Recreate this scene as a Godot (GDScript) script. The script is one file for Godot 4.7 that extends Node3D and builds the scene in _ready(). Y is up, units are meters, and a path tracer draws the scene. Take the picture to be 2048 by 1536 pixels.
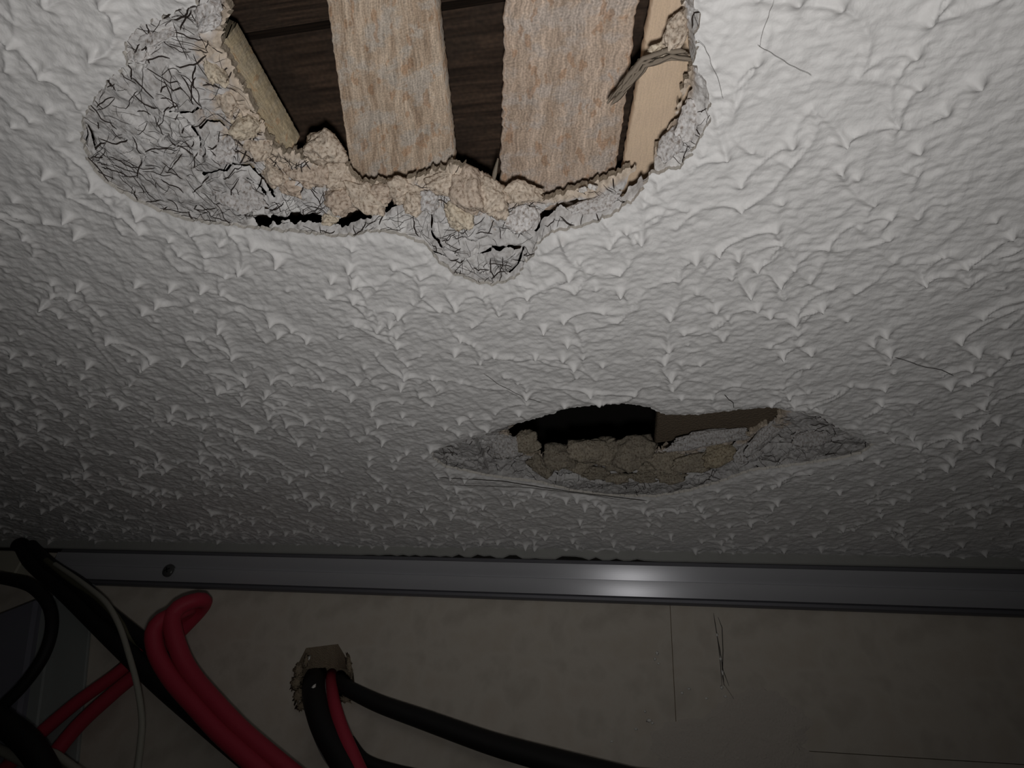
extends Node3D
# Broken stippled plaster ceiling over lath, a metal edging strip and cables on the wall below it, lit by a small lamp beside the lens.

const TOP := 2.4            # underside of the ceiling
const EYE := Vector3(0, 2.2, 0)
const D := 0.5506            # distance of the wall behind (plane z = -D)
const T := 0.011            # thickness of the plaster
const PX := 1200.0          # focal length in pixels of a 2048 x 1536 frame
const VIEW := Basis(Vector3(0.98236145, 0.08066174, -0.16869995), Vector3(0.03223373, 0.81562521, 0.57768201), Vector3(0.18419277, -0.57293037, 0.79863873))

var rng := RandomNumberGenerator.new()
var M := {}
var used := {}
var sphere_v := PackedVector3Array()
var sphere_i := PackedInt32Array()
var small_i := PackedInt32Array()      # the first 258 points of the sphere alone
var noises := {}

# ---------------------------------------------------------------- helpers
func ray(u: float, v: float) -> Vector3:
	return VIEW * Vector3((u - 1024.0) / PX, -(v - 768.0) / PX, -1.0)

func on_ceiling(u: float, v: float, h := 0.0) -> Vector3:      # a point of the plane h above the ceiling's underside
	var d := ray(u, v)
	return EYE + d * ((TOP + h - EYE.y) / d.y)

func on_wall(u: float, v: float, off := 0.0) -> Vector3:       # a point of the plane off in front of the wall
	var d := ray(u, v)
	return EYE + d * ((D - off) / -d.z)

func plan(pts: Array, h := 0.0) -> PackedVector2Array:
	var out := PackedVector2Array()
	for p in pts:
		var w := on_ceiling(p[0], p[1], h)
		out.append(Vector2(w.x, w.z))
	return out

func noise(freq: float, seed_: int, kind := 0) -> FastNoiseLite:
	var key := "%s_%d_%d" % [freq, seed_, kind]
	if not noises.has(key):
		var n := FastNoiseLite.new()
		n.seed = seed_
		n.frequency = freq
		n.noise_type = FastNoiseLite.TYPE_SIMPLEX_SMOOTH if kind != 2 else FastNoiseLite.TYPE_CELLULAR
		n.fractal_type = FastNoiseLite.FRACTAL_NONE
		if kind == 1:
			n.fractal_type = FastNoiseLite.FRACTAL_FBM
			n.fractal_octaves = 3
		if kind == 2:
			n.cellular_return_type = FastNoiseLite.RETURN_CELL_VALUE
		noises[key] = n
	return noises[key]

func numbered(called: String) -> String:
	if not used.has(called):
		used[called] = 0
		return called
	used[called] += 1
	return "%s_%03d" % [called, used[called]]

func put(called: String, mesh: Mesh, mat: Material, parent: Node = self) -> MeshInstance3D:
	var o := MeshInstance3D.new()
	o.name = numbered(called) if parent == self else called
	o.mesh = mesh
	o.material_override = mat
	parent.add_child(o, true)
	return o

func thing(called: String, label: String, category: String, group := "") -> Node3D:
	var o := Node3D.new()
	o.name = numbered(called)
	add_child(o)
	tag(o, label, category, group)
	return o

func tag(o: Node, label: String, category: String, group := "") -> void:
	o.set_meta("label", label)
	o.set_meta("category", category)
	if group:
		o.set_meta("group", group)

func structure(called: String, label: String, category: String) -> Node3D:
	var o := thing(called, label, category)
	o.set_meta("kind", "structure")
	return o

class Sheet:                                                     # vertices, normals, colours and indices of one mesh
	var v := PackedVector3Array()
	var n := PackedVector3Array()
	var c := PackedColorArray()
	var uv := PackedVector2Array()
	var i := PackedInt32Array()
	func mesh() -> ArrayMesh:
		for k in range(0, i.size(), 3):                          # faces turn the way their normals point
			var p := i[k]
			var q := i[k + 1]
			var r := i[k + 2]
			if (v[r] - v[p]).cross(v[q] - v[p]).dot(n[p] + n[q] + n[r]) < 0:
				i[k + 1] = r
				i[k + 2] = q
		var a := []
		a.resize(Mesh.ARRAY_MAX)
		a[Mesh.ARRAY_VERTEX] = v
		a[Mesh.ARRAY_NORMAL] = n
		if c.size() == v.size():
			a[Mesh.ARRAY_COLOR] = c
		if uv.size() == v.size():
			a[Mesh.ARRAY_TEX_UV] = uv
		a[Mesh.ARRAY_INDEX] = i
		var m := ArrayMesh.new()
		m.add_surface_from_arrays(Mesh.PRIMITIVE_TRIANGLES, a)
		return m
	func quad(a: Vector3, b: Vector3, cc: Vector3, d: Vector3, col := Color.WHITE, ua := Vector2(0, 0), ub := Vector2(1, 0), uc := Vector2(1, 1), ud := Vector2(0, 1)) -> void:
		var k := v.size()
		var nn := (cc - a).cross(b - a)
		if nn.length_squared() < 1e-18:
			nn = (d - a).cross(cc - a)
		nn = nn.normalized()
		v.append_array([a, b, cc, d])
		n.append_array([nn, nn, nn, nn])
		c.append_array([col, col, col, col])
		uv.append_array([ua, ub, uc, ud])
		i.append_array([k, k + 1, k + 2, k, k + 2, k + 3])

func box(c: Vector3, s: Vector3, chamfer := 0.0) -> ArrayMesh:  # a box with chamfered edges
	var st := SurfaceTool.new()
	st.begin(Mesh.PRIMITIVE_TRIANGLES)
	st.set_smooth_group(-1)
	var h := s / 2
	var e := chamfer
	var pts := PackedVector3Array()
	for sx in [-1, 1]:
		for sy in [-1, 1]:
			for sz in [-1, 1]:
				pts.append(c + Vector3(sx * (h.x - e), sy * (h.y - e), sz * h.z))
				if e > 0:
					pts.append(c + Vector3(sx * (h.x - e), sy * h.y, sz * (h.z - e)))
					pts.append(c + Vector3(sx * h.x, sy * (h.y - e), sz * (h.z - e)))
	return hull(pts)

func hull(pts: PackedVector3Array) -> ArrayMesh:
	var shape := ConvexPolygonShape3D.new()
	shape.points = pts
	var st := SurfaceTool.new()
	st.begin(Mesh.PRIMITIVE_TRIANGLES)
	var planes := Geometry3D.build_box_planes(Vector3.ONE)
	planes.clear()
	# brute-force hull: every triple of points with all others on one side
	var n := pts.size()
	var faces := {}
	for a in n:
		for b in range(a + 1, n):
			for d in range(b + 1, n):
				var nn := (pts[b] - pts[a]).cross(pts[d] - pts[a])
				if nn.length() < 1e-12:
					continue
				nn = nn.normalized()
				var k := nn.dot(pts[a])
				var lo := 0
				var hi := 0
				for p in pts:
					var q := nn.dot(p) - k
					if q > 1e-6: hi += 1
					if q < -1e-6: lo += 1
				if lo > 0 and hi > 0:
					continue
				if hi > 0:
					nn = -nn
					k = -k
				faces["%.3f %.3f %.3f %.5f" % [nn.x + 0.0, nn.y + 0.0, nn.z + 0.0, k + 0.0]] = [nn, k]
	for f in faces.values():
		var nn: Vector3 = f[0]
		var ring := []
		var mid := Vector3.ZERO
		for p in pts:
			if absf(nn.dot(p) - f[1]) < 2e-6:
				ring.append(p)
				mid += p
		mid /= ring.size()
		var ax := (Vector3(ring[0]) - mid).normalized()
		var ay := nn.cross(ax)
		ring.sort_custom(func(p, q): return atan2((p - mid).dot(ay), (p - mid).dot(ax)) > atan2((q - mid).dot(ay), (q - mid).dot(ax)))
		for j in range(1, ring.size() - 1):
			for p in [ring[0], ring[j], ring[j + 1]]:
				st.set_normal(nn)
				st.add_vertex(p)
	return st.commit()

func tube(pts: Array, radii: Array, sides := 12, flat := 1.0, caps := true) -> ArrayMesh:   # a swept round (or flattened) cable through the points
	var cu := Curve3D.new()
	var n := pts.size()
	for k in n:
		var a: Vector3 = pts[maxi(k - 1, 0)]
		var b: Vector3 = pts[mini(k + 1, n - 1)]
		var t := (b - a) / 6.0
		if k > 0 and k < n - 1:
			var near := minf((pts[k] - a).length(), (b - pts[k]).length())
			t = (b - a).normalized() * near / 3.0
		cu.add_point(pts[k], -t, t)
	cu.bake_interval = 0.002
	var s := Sheet.new()
	var L := cu.get_baked_length()
	var steps := clampi(int(L / 0.004), 6, 220)
	var side := Vector3.ZERO
	var marks := []
	for p in pts:
		marks.append(cu.get_closest_offset(p))
	for q in steps + 1:
		var at := L * q / steps
		var p := cu.sample_baked(at, true)
		var dirn := (cu.sample_baked(minf(at + 0.002, L), true) - cu.sample_baked(maxf(at - 0.002, 0), true)).normalized()
		if q == 0:
			side = dirn.cross(Vector3(0, 0, 1)).normalized()
		side = (side - dirn * side.dot(dirn)).normalized()
		var up := side.cross(dirn)
		var fr := float(q) / steps * (radii.size() - 1)
		if radii.size() == n:
			var seg := 0
			while seg < n - 2 and marks[seg + 1] < at:
				seg += 1
			fr = seg + clampf((at - marks[seg]) / maxf(marks[seg + 1] - marks[seg], 1e-6), 0, 1)
			fr = minf(fr, n - 1)
		var r: float = lerpf(radii[int(fr)], radii[mini(int(fr) + 1, radii.size() - 1)], fr - int(fr))
		for j in sides + 1:
			var w := TAU * j / sides
			var o := side * cos(w) + up * sin(w) * flat
			s.v.append(p + o * r)
			s.n.append((side * cos(w) * flat + up * sin(w)).normalized())
			s.uv.append(Vector2(float(j) / sides, at * 20))
	for q in steps:
		for j in sides:
			var k := q * (sides + 1) + j
			s.i.append_array([k, k + 1, k + sides + 2, k, k + sides + 2, k + sides + 1])
	if caps:
		for e in [0, steps]:
			var mid := Vector3.ZERO
			for j in sides:
				mid += s.v[e * (sides + 1) + j]
			mid /= sides
			var nn := ((mid - cu.sample_baked(L * 0.5)) if e else (mid - cu.sample_baked(minf(0.004, L)))).normalized()
			var k0 := s.v.size()
			s.v.append(mid); s.n.append(nn); s.uv.append(Vector2.ZERO)
			for j in sides + 1:
				s.v.append(s.v[e * (sides + 1) + j]); s.n.append(nn); s.uv.append(Vector2.ZERO)
			for j in sides:
				s.i.append_array([k0, k0 + 1 + j, k0 + 2 + j])
	return s.mesh()

# signed distance (positive inside) to a polygon, kept on a coarse grid and read with sample()
class Field:
	var lo: Vector2
	var step := 0.002
	var nx := 0
	var ny := 0
	var a := PackedFloat32Array()
	func _init(poly: PackedVector2Array, margin := 0.02) -> void:
		var b := Rect2(poly[0], Vector2.ZERO)
		for p in poly:
			b = b.expand(p)
		b = b.grow(margin)
		lo = b.position
		nx = int(b.size.x / step) + 2
		ny = int(b.size.y / step) + 2
		a.resize(nx * ny)
		var m := poly.size()
		for y in ny:
			for x in nx:
				var p := lo + Vector2(x, y) * step
				var best := 1e9
				for k in m:
					best = minf(best, p.distance_squared_to(Geometry2D.get_closest_point_to_segment(p, poly[k], poly[(k + 1) % m])))
				a[y * nx + x] = sqrt(best) * (1.0 if Geometry2D.is_point_in_polygon(p, poly) else -1.0)
	func sample(p: Vector2) -> float:
		var q := (p - lo) / step
		if q.x < 0 or q.y < 0 or q.x >= nx - 1 or q.y >= ny - 1:
			return -1.0
		var x := int(q.x)
		var y := int(q.y)
		var k := y * nx + x
		return lerpf(lerpf(a[k], a[k + 1], q.x - x), lerpf(a[k + nx], a[k + nx + 1], q.x - x), q.y - y)

# A grid of vertices (cols x rows) of which only the side with keep > 0 is drawn, cut cleanly along keep = 0; skirt > 0 gives the cut edge that thickness, upwards.
func cut_sheet(s: Sheet, cols: int, rows: int, keep: PackedFloat32Array, skirt: float, edge: Color, gap := PackedFloat32Array()) -> void:
	var v := s.v
	for y in rows - 1:
		for x in cols - 1:
			var a := y * cols + x
			var b := a + 1
			var c := a + cols + 1
			var d := a + cols
			var inside := int(keep[a] > 0) + int(keep[b] > 0) + int(keep[c] > 0) + int(keep[d] > 0)
			if inside == 4:
				s.i.append_array([a, b, c, a, c, d])
			elif inside > 0:
				for tri in [[a, b, c], [a, c, d]]:
					var ring := []
					var cutp := []
					for j in 3:
						var p: int = tri[j]
						var q: int = tri[(j + 1) % 3]
						if keep[p] > 0:
							ring.append(p)
						if (keep[p] > 0) != (keep[q] > 0):
							var f := keep[p] / (keep[p] - keep[q])
							var k := s.v.size()
							s.v.append(s.v[p].lerp(s.v[q], f))
							s.n.append(s.n[p].lerp(s.n[q], f).normalized())
							s.c.append(s.c[p].lerp(s.c[q], f))
							ring.append(k)
							cutp.append(k)
					for j in range(1, ring.size() - 1):
						s.i.append_array([ring[0], ring[j], ring[j + 1]])
					if skirt > 0 and cutp.size() == 2 and (gap.is_empty() or minf(gap[a], gap[c]) > 0.0012):
						var p0 := s.v[cutp[0]]
						var p1 := s.v[cutp[1]]
						var up := Vector3(0, skirt, 0)
						var nn := (p1 - p0).cross(up).normalized()
						var mid: Vector3 = (s.v[a] + s.v[c]) / 2
						# the edge faces away from the kept side
						for j in 3:
							if keep[tri[j]] > 0:
								mid = s.v[tri[j]]
						if nn.dot(mid - p0) > 0:
							nn = -nn
						var k := s.v.size()
						s.v.append_array([p0, p1, p1 + up, p0 + up])
						s.n.append_array([nn, nn, nn, nn])
						s.c.append_array([edge, edge, edge, edge])
						s.i.append_array([k, k + 1, k + 2, k, k + 2, k + 3])

func grid_normals(s: Sheet, cols: int, rows: int, down := true) -> void:
	s.n.resize(cols * rows)
	for y in rows:
		var y0 := maxi(y - 1, 0) * cols
		var y1 := mini(y + 1, rows - 1) * cols
		for x in cols:
			var dx := s.v[y * cols + mini(x + 1, cols - 1)] - s.v[y * cols + maxi(x - 1, 0)]
			var dz := s.v[y1 + x] - s.v[y0 + x]
			var nn := dx.cross(dz).normalized()
			if (nn.y > 0) == down:
				nn = -nn
			s.n[y * cols + x] = nn

# ---------------------------------------------------------------- materials
func noise_tex(freq: float, seed_: int, size := 512, octaves := 4, ramp: Gradient = null, stretch := Vector2.ONE) -> Texture2D:
	var n := FastNoiseLite.new()
	n.seed = seed_
	n.frequency = freq
	n.noise_type = FastNoiseLite.TYPE_SIMPLEX_SMOOTH
	n.fractal_octaves = octaves
	var t := NoiseTexture2D.new()
	t.width = int(size * stretch.x)
	t.height = int(size * stretch.y)
	t.seamless = true
	t.noise = n
	if ramp:
		t.color_ramp = ramp
	return t

func ramp(stops: Array) -> Gradient:
	var g := Gradient.new()
	g.offsets = PackedFloat32Array(stops.map(func(s): return s[0]))
	g.colors = PackedColorArray(stops.map(func(s): return s[1]))
	return g

func mat(called: String, col: Color, rough := 0.8, bump: Texture2D = null, bump_cm := 0.0, scale := 20.0) -> StandardMaterial3D:
	var m := StandardMaterial3D.new()
	m.resource_name = called
	m.albedo_color = col
	m.roughness = rough
	m.metallic_specular = 0.35
	if bump:
		m.heightmap_enabled = true
		m.heightmap_texture = bump
		m.heightmap_scale = bump_cm
	m.uv1_triplanar = true
	m.uv1_world_triplanar = true
	m.uv1_scale = Vector3.ONE * scale
	M[called] = m
	return m

func lin(r: float, g: float, b: float) -> Color:
	return Color(r, g, b).linear_to_srgb()

func wood_image(seed_: int, base: Color, dark: Color, stain: Color, w: int, h: int, lines: float, plain: bool) -> ImageTexture:   # grain runs along v
	var im := Image.create(w, h, false, Image.FORMAT_RGB8)
	var a := noise(1.0, seed_, 1)
	var b := noise(1.0, seed_ + 1)
	var rust := Color(0.62, 0.43, 0.29)
	for y in h:
		for x in w:
			var fx := float(x) / w
			var fy := float(y) / h
			var sway := b.get_noise_2d(fx * 1.3, fy * 2.2) * 0.25
			var g := a.get_noise_2d((fx + sway * 0.12) * lines, fy * 1.1)
			var fibre := a.get_noise_2d(fx * 75 + 31, fy * 9)
			var fleck := b.get_noise_2d(fx * 60 + 7, fy * 120 + 3)
			var blot := b.get_noise_2d(fx * 4 + 9, fy * 9 + 4) + 0.6 * a.get_noise_2d(fx * 14, fy * 34)
			var c := base.lerp(dark, clampf(0.30 + g * 1.1, 0, 1))
			c = c.lerp(stain, clampf(blot * 1.4, 0, 0.85))
			if not plain:
				c = c.lerp(rust if lines < 20 else dark, clampf((a.get_noise_2d(fx * 9 + 50, fy * 8) - 0.33) * 4.0, 0, 0.30))
			var k := clampf(1.0 + fibre * (0.05 if plain else 0.22) + fleck * (0.03 if plain else 0.12), 0.6, 1.25)
			im.set_pixel(x, y, Color(c.r * k, c.g * k, c.b * k))
	return ImageTexture.create_from_image(im)

func make_materials() -> void:
	var white := Color.WHITE
	var fine := noise_tex(0.035, 3, 512, 4)
	var grit := noise_tex(0.06, 5, 512, 5)
	var p := mat("paint", lin(0.80, 0.79, 0.78), 0.55, fine, 0.035, 14)
	p.vertex_color_use_as_albedo = true
	var pl := mat("plaster", white, 0.95, grit, 0.035, 16)
	pl.vertex_color_use_as_albedo = true
	pl.albedo_texture = noise_tex(0.03, 8, 512, 5, ramp([[0.2, Color(0.8, 0.79, 0.78)], [0.45, Color(0.96, 0.96, 0.955)], [0.8, white]]))
	var lm := mat("lump", white, 0.95, grit, 0.035, 22)
	lm.vertex_color_use_as_albedo = true
	lm.albedo_texture = noise_tex(0.05, 9, 512, 5, ramp([[0.22, Color(0.6, 0.55, 0.52)], [0.4, Color(0.92, 0.91, 0.9)], [0.8, white]]))
	mat("hair", lin(0.035, 0.026, 0.022), 0.7)
	mat("cobweb", lin(0.30, 0.29, 0.27), 0.8)
	mat("wall", lin(0.58, 0.53, 0.46), 0.6, noise_tex(0.02, 12, 512, 3), 0.012, 8)
	M.wall.albedo_texture = noise_tex(0.006, 14, 512, 5, ramp([[0.1, Color(0.93, 0.925, 0.92)], [0.5, white], [0.9, Color(0.97, 0.96, 0.95)]]))
	mat("wall_core", lin(0.30, 0.24, 0.17), 0.95, grit, 0.08, 20)
	mat("filler", lin(0.545, 0.495, 0.44), 0.8, grit, 0.04, 12)
	mat("room", lin(0.35, 0.34, 0.32), 0.9)
	mat("dark_floor", lin(0.2, 0.17, 0.14), 0.8)
	mat("trim", lin(0.36, 0.36, 0.34), 0.6, fine, 0.02, 10)
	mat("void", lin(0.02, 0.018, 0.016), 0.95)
	var al := mat("aluminium", lin(0.62, 0.625, 0.66), 0.40)
	al.metallic = 0.50
	al.anisotropy_enabled = true
	al.anisotropy = -0.92
	al.uv1_triplanar = false
	var ae := mat("aluminium_edge", lin(0.20, 0.20, 0.22), 0.5)
	ae.metallic = 0.6
	var sc := mat("screw", lin(0.09, 0.09, 0.09), 0.3)
	sc.metallic = 0.3
	mat("rubber_black", lin(0.014, 0.013, 0.013), 0.6)
	mat("rubber_red", lin(0.40, 0.035, 0.06), 0.5, fine, 0.01, 20)
	mat("cable_white", lin(0.34, 0.33, 0.28), 0.5)
	mat("cable_grey", lin(0.22, 0.22, 0.22), 0.5)
	mat("cable_olive", lin(0.10, 0.095, 0.06), 0.6)
	mat("box_grey", lin(0.20, 0.20, 0.24), 0.5, fine, 0.008, 10)
	mat("flange_grey", lin(0.30, 0.32, 0.31), 0.5)
	mat("cream_block", lin(0.42, 0.40, 0.32), 0.6)
	mat("brown_wood", lin(0.135, 0.105, 0.075), 0.85, grit, 0.05, 14)
	mat("flake", lin(0.85, 0.83, 0.78), 0.8)
	mat("pencil", lin(0.06, 0.055, 0.05), 0.8)
	for w in [["lath", 41, Color(0.79, 0.715, 0.635), Color(0.65, 0.565, 0.485), Color(0.74, 0.70, 0.655), 11.0], ["lath_pink", 57, Color(0.78, 0.70, 0.63), Color(0.66, 0.58, 0.51), Color(0.74, 0.69, 0.65), 6.0], ["board", 63, Color(0.27, 0.215, 0.175), Color(0.14, 0.105, 0.08), Color(0.21, 0.17, 0.14), 30.0], ["smooth", 71, Color(0.875, 0.78, 0.675), Color(0.845, 0.75, 0.645), Color(0.865, 0.77, 0.67), 4.0], ["smooth_dull", 74, Color(0.72, 0.66, 0.55), Color(0.66, 0.60, 0.50), Color(0.70, 0.65, 0.56), 5.0], ["splinter", 77, Color(0.6, 0.57, 0.52), Color(0.42, 0.39, 0.35), Color(0.55, 0.5, 0.45), 8.0]]:
		var m := mat(w[0], white, 0.85)
		m.uv1_triplanar = false
		m.uv1_scale = Vector3.ONE
		m.albedo_texture = wood_image(w[1], w[2], w[3], w[4], 200, 560, w[5], w[0] == "smooth")
		m.heightmap_enabled = true
		m.heightmap_texture = m.albedo_texture
		m.heightmap_scale = 0.03 if w[0] != "smooth" else 0.004

# ---------------------------------------------------------------- ceiling
var O1 := [[405, -40], [392, 12], [340, 26], [308, 40], [268, 62], [252, 90], [249, 137], [215, 164], [187, 205], [166, 239], [161, 273], [178, 328], [216, 369], [271, 402], [319, 421], [373, 441], [442, 449], [510, 458], [560, 462], [613, 467], [681, 474], [715, 470], [740, 462], [790, 466], [822, 478], [856, 494], [876, 522], [910, 549], [946, 563], [981, 570], [1012, 565], [1039, 549], [1053, 522], [1070, 508], [1080, 478], [1104, 467], [1157, 454], [1192, 446], [1241, 420], [1278, 390], [1303, 347], [1330, 342], [1361, 334], [1392, 294], [1418, 240], [1422, 205], [1409, 164], [1389, 126], [1395, 85], [1401, 34], [1392, 12], [1376, -10], [1340, -90], [1250, -190], [800, -230], [500, -150]]
var I1 := [[455, -60], [452, 40], [440, 78], [452, 118], [484, 178], [520, 242], [556, 306], [590, 306], [640, 330], [690, 340], [725, 362], [760, 368], [800, 360], [850, 352], [910, 326], [960, 366], [995, 390], [1050, 380], [1085, 398], [1140, 385], [1200, 366], [1290, 330], [1312, 305], [1340, 258], [1362, 195], [1383, 140], [1384, 112], [1372, 60], [1366, 10], [1340, -60], [1250, -150], [800, -190], [520, -120]]
var O2 := [[862, 905], [905, 886], [960, 872], [1000, 856], [1080, 834], [1140, 815], [1190, 809], [1245, 807], [1292, 812], [1332, 830], [1400, 828], [1480, 818], [1545, 814], [1600, 826], [1642, 833], [1680, 858], [1720, 876], [1747, 890], [1725, 905], [1690, 916], [1600, 930], [1500, 942], [1430, 968], [1370, 984], [1310, 994], [1220, 992], [1150, 983], [1080, 966], [980, 953], [890, 934], [868, 918]]

func ceiling_skin(parent: Node) -> void:
	var cols := 920
	var rows := 600
	var s := Sheet.new()
	var nn := cols * rows
	s.v.resize(nn)
	s.c.resize(nn)
	s.c.fill(Color.WHITE)
	var keep := PackedFloat32Array()
	keep.resize(nn)
	keep.fill(1.0)
	var zr := PackedFloat32Array()
	for r in rows:
		var t := float(r) / (rows - 1)
		zr.append(0.035 + (D - 0.035) * (0.62 * t + 0.38 * t * t))
	var h := PackedFloat32Array()
	h.resize(nn)
	# pulled-up points of the stipple and the webs of paint between them
	rng.seed = 11
	var swell := noise(26, 2)
	var pts := []
	var tries := 0
	while pts.size() < 1980 and tries < 60000:
		tries += 1
		var z := rng.randf_range(0.03, D)
		var x := rng.randf_range(-0.25 - 1.0 * z, 0.30 + 0.40 * z)
		if swell.get_noise_2d(x, z) + rng.randf_range(-0.5, 0.6) < 0.0:
			continue
		var p := Vector2(x, z)
		var ok := true
		for q in pts.slice(maxi(0, pts.size() - 2500)):
			if p.distance_squared_to(q[0]) < 0.000066:
				ok = false
				break
		if ok:
			var big := rng.randf()
			pts.append([p, 0.0010 + 0.0050 * big * big + 0.0016 * rng.randf(), rng.randf_range(0.0014, 0.0022) * (0.85 + 0.4 * big)])
	var cell := {}
	for k in pts.size():
		var key := Vector2i((pts[k][0] / 0.02).floor())
		if not cell.has(key):
			cell[key] = []
		cell[key].append(k)
	var webs := []
	for k in pts.size():
		var key := Vector2i((pts[k][0] / 0.02).floor())
		var made := 0
		for dx in [-1, 0, 1]:
			for dy in [-1, 0, 1]:
				for j in cell.get(key + Vector2i(dx, dy), []):
					if j > k and made < 2:
						var d: float = pts[k][0].distance_to(pts[j][0])
						if d < 0.026 and rng.randf() < 0.30:
							webs.append([k, j])
							made += 1
	var zspan := D - 0.035
	var row_of := func(z: float) -> int:
		var q := clampf((z - 0.035) / zspan, 0, 1)
		return int((-0.62 + sqrt(0.3844 + 1.52 * q)) / 0.76 * (rows - 1))
	for p in pts:
		var c: Vector2 = p[0]
		var hh: float = p[1]
		var w: float = p[2]
		var reach := w * 3.6
		for r in range(maxi(row_of.call(c.y - reach), 0), mini(row_of.call(c.y + reach) + 2, rows)):
			var z := zr[r]
			var x0 := -0.25 - 1.0 * z
			var wid := 0.30 + 0.40 * z - x0
			for x in range(maxi(int((c.x - reach - x0) / wid * (cols - 1)), 0), mini(int((c.x + reach - x0) / wid * (cols - 1)) + 2, cols)):
				var d2 := Vector2(x0 + wid * x / (cols - 1), z).distance_squared_to(c)
				var val := hh * pow(1.0 + d2 / (w * w), -1.9)
				var k := r * cols + x
				h[k] = maxf(h[k], val) + 0.35 * minf(h[k], val)
	for wb in webs:
		var a: Vector2 = pts[wb[0]][0]
		var b: Vector2 = pts[wb[1]][0]
		var ha: float = pts[wb[0]][1]
		var hb: float = pts[wb[1]][1]
		var w := 0.0016
		var reach := 0.0052
		var bow := Vector2(b.y - a.y, a.x - b.x) * (0.22 * sin(a.x * 900.0 + b.y * 700.0))
		for r in range(maxi(row_of.call(minf(a.y, b.y) - reach), 0), mini(row_of.call(maxf(a.y, b.y) + reach) + 2, rows)):
			var z := zr[r]
			var x0 := -0.25 - 1.0 * z
			var wid := 0.30 + 0.40 * z - x0
			for x in range(maxi(int((minf(a.x, b.x) - reach - x0) / wid * (cols - 1)), 0), mini(int((maxf(a.x, b.x) + reach - x0) / wid * (cols - 1)) + 2, cols)):
				var p := Vector2(x0 + wid * x / (cols - 1), z)
				var q := Geometry2D.get_closest_point_to_segment(p, a, b)
				var t := q.distance_to(a) / maxf(a.distance_to(b), 1e-5)
				q += bow * (4 * t * (1 - t))
				var sag := lerpf(ha, hb, t) * (0.17 + 0.50 * pow(absf(2 * t - 1), 3)) + 0.0004
				var val := sag * pow(1.0 + p.distance_squared_to(q) / (w * w), -1.8)
				var k := r * cols + x
				h[k] = maxf(h[k], val)
	var n1 := noise(45, 21, 1)
	var n2 := noise(240, 22)
	var f1 := Field.new(plan(O1))
	var f2 := Field.new(plan(O2))
	var jag := noise(210, 5, 1)
	for r in rows:
		var z := zr[r]
		var x0 := -0.25 - 1.0 * z
		var wid := 0.30 + 0.40 * z - x0
		for x in cols:
			var k := r * cols + x
			var p := Vector2(x0 + wid * x / (cols - 1), -z)
			var e := 1.0
			var s1 := f1.sample(p)
			var s2 := f2.sample(p)
			if maxf(s1, s2) > -0.006:
				var j := jag.get_noise_2d(p.x, p.y)
				e = -maxf(s1, s2) + j * 0.0017
				keep[k] = e
			var fade := clampf(e / 0.004, 0.15, 1.0)
			var base := (1.0 - absf(n1.get_noise_2d(p.x, p.y))) * 0.0016 + n2.get_noise_2d(p.x * 0.6, p.y * 1.5) * 0.00030
			s.v[k] = Vector3(p.x, TOP - (h[k] + base) * fade, p.y)
	grid_normals(s, cols, rows)
	cut_sheet(s, cols, rows, keep, 0.0022, Color(0.78, 0.75, 0.70))
	put("painted_stipple", s.mesh(), M.paint, parent)
	# the flat rest of the ceiling, out to the room's walls, and the two wedges beside the stippled field
	var o := Sheet.new()
	var y := TOP
	var zn := -0.035
	var zf := -D
	var a0 := -0.25 - 0.035
	var a1 := -0.25 - D
	var b0 := 0.30 + 0.40 * 0.035
	var b1 := 0.30 + 0.40 * D
	o.quad(Vector3(-2, y, zn), Vector3(a0, y, zn), Vector3(a1, y, zf), Vector3(-2, y, zf))
	o.quad(Vector3(b0, y, zn), Vector3(2, y, zn), Vector3(2, y, zf), Vector3(b1, y, zf))
	put("painted_plaster", o.mesh(), M.paint, parent)

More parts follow.
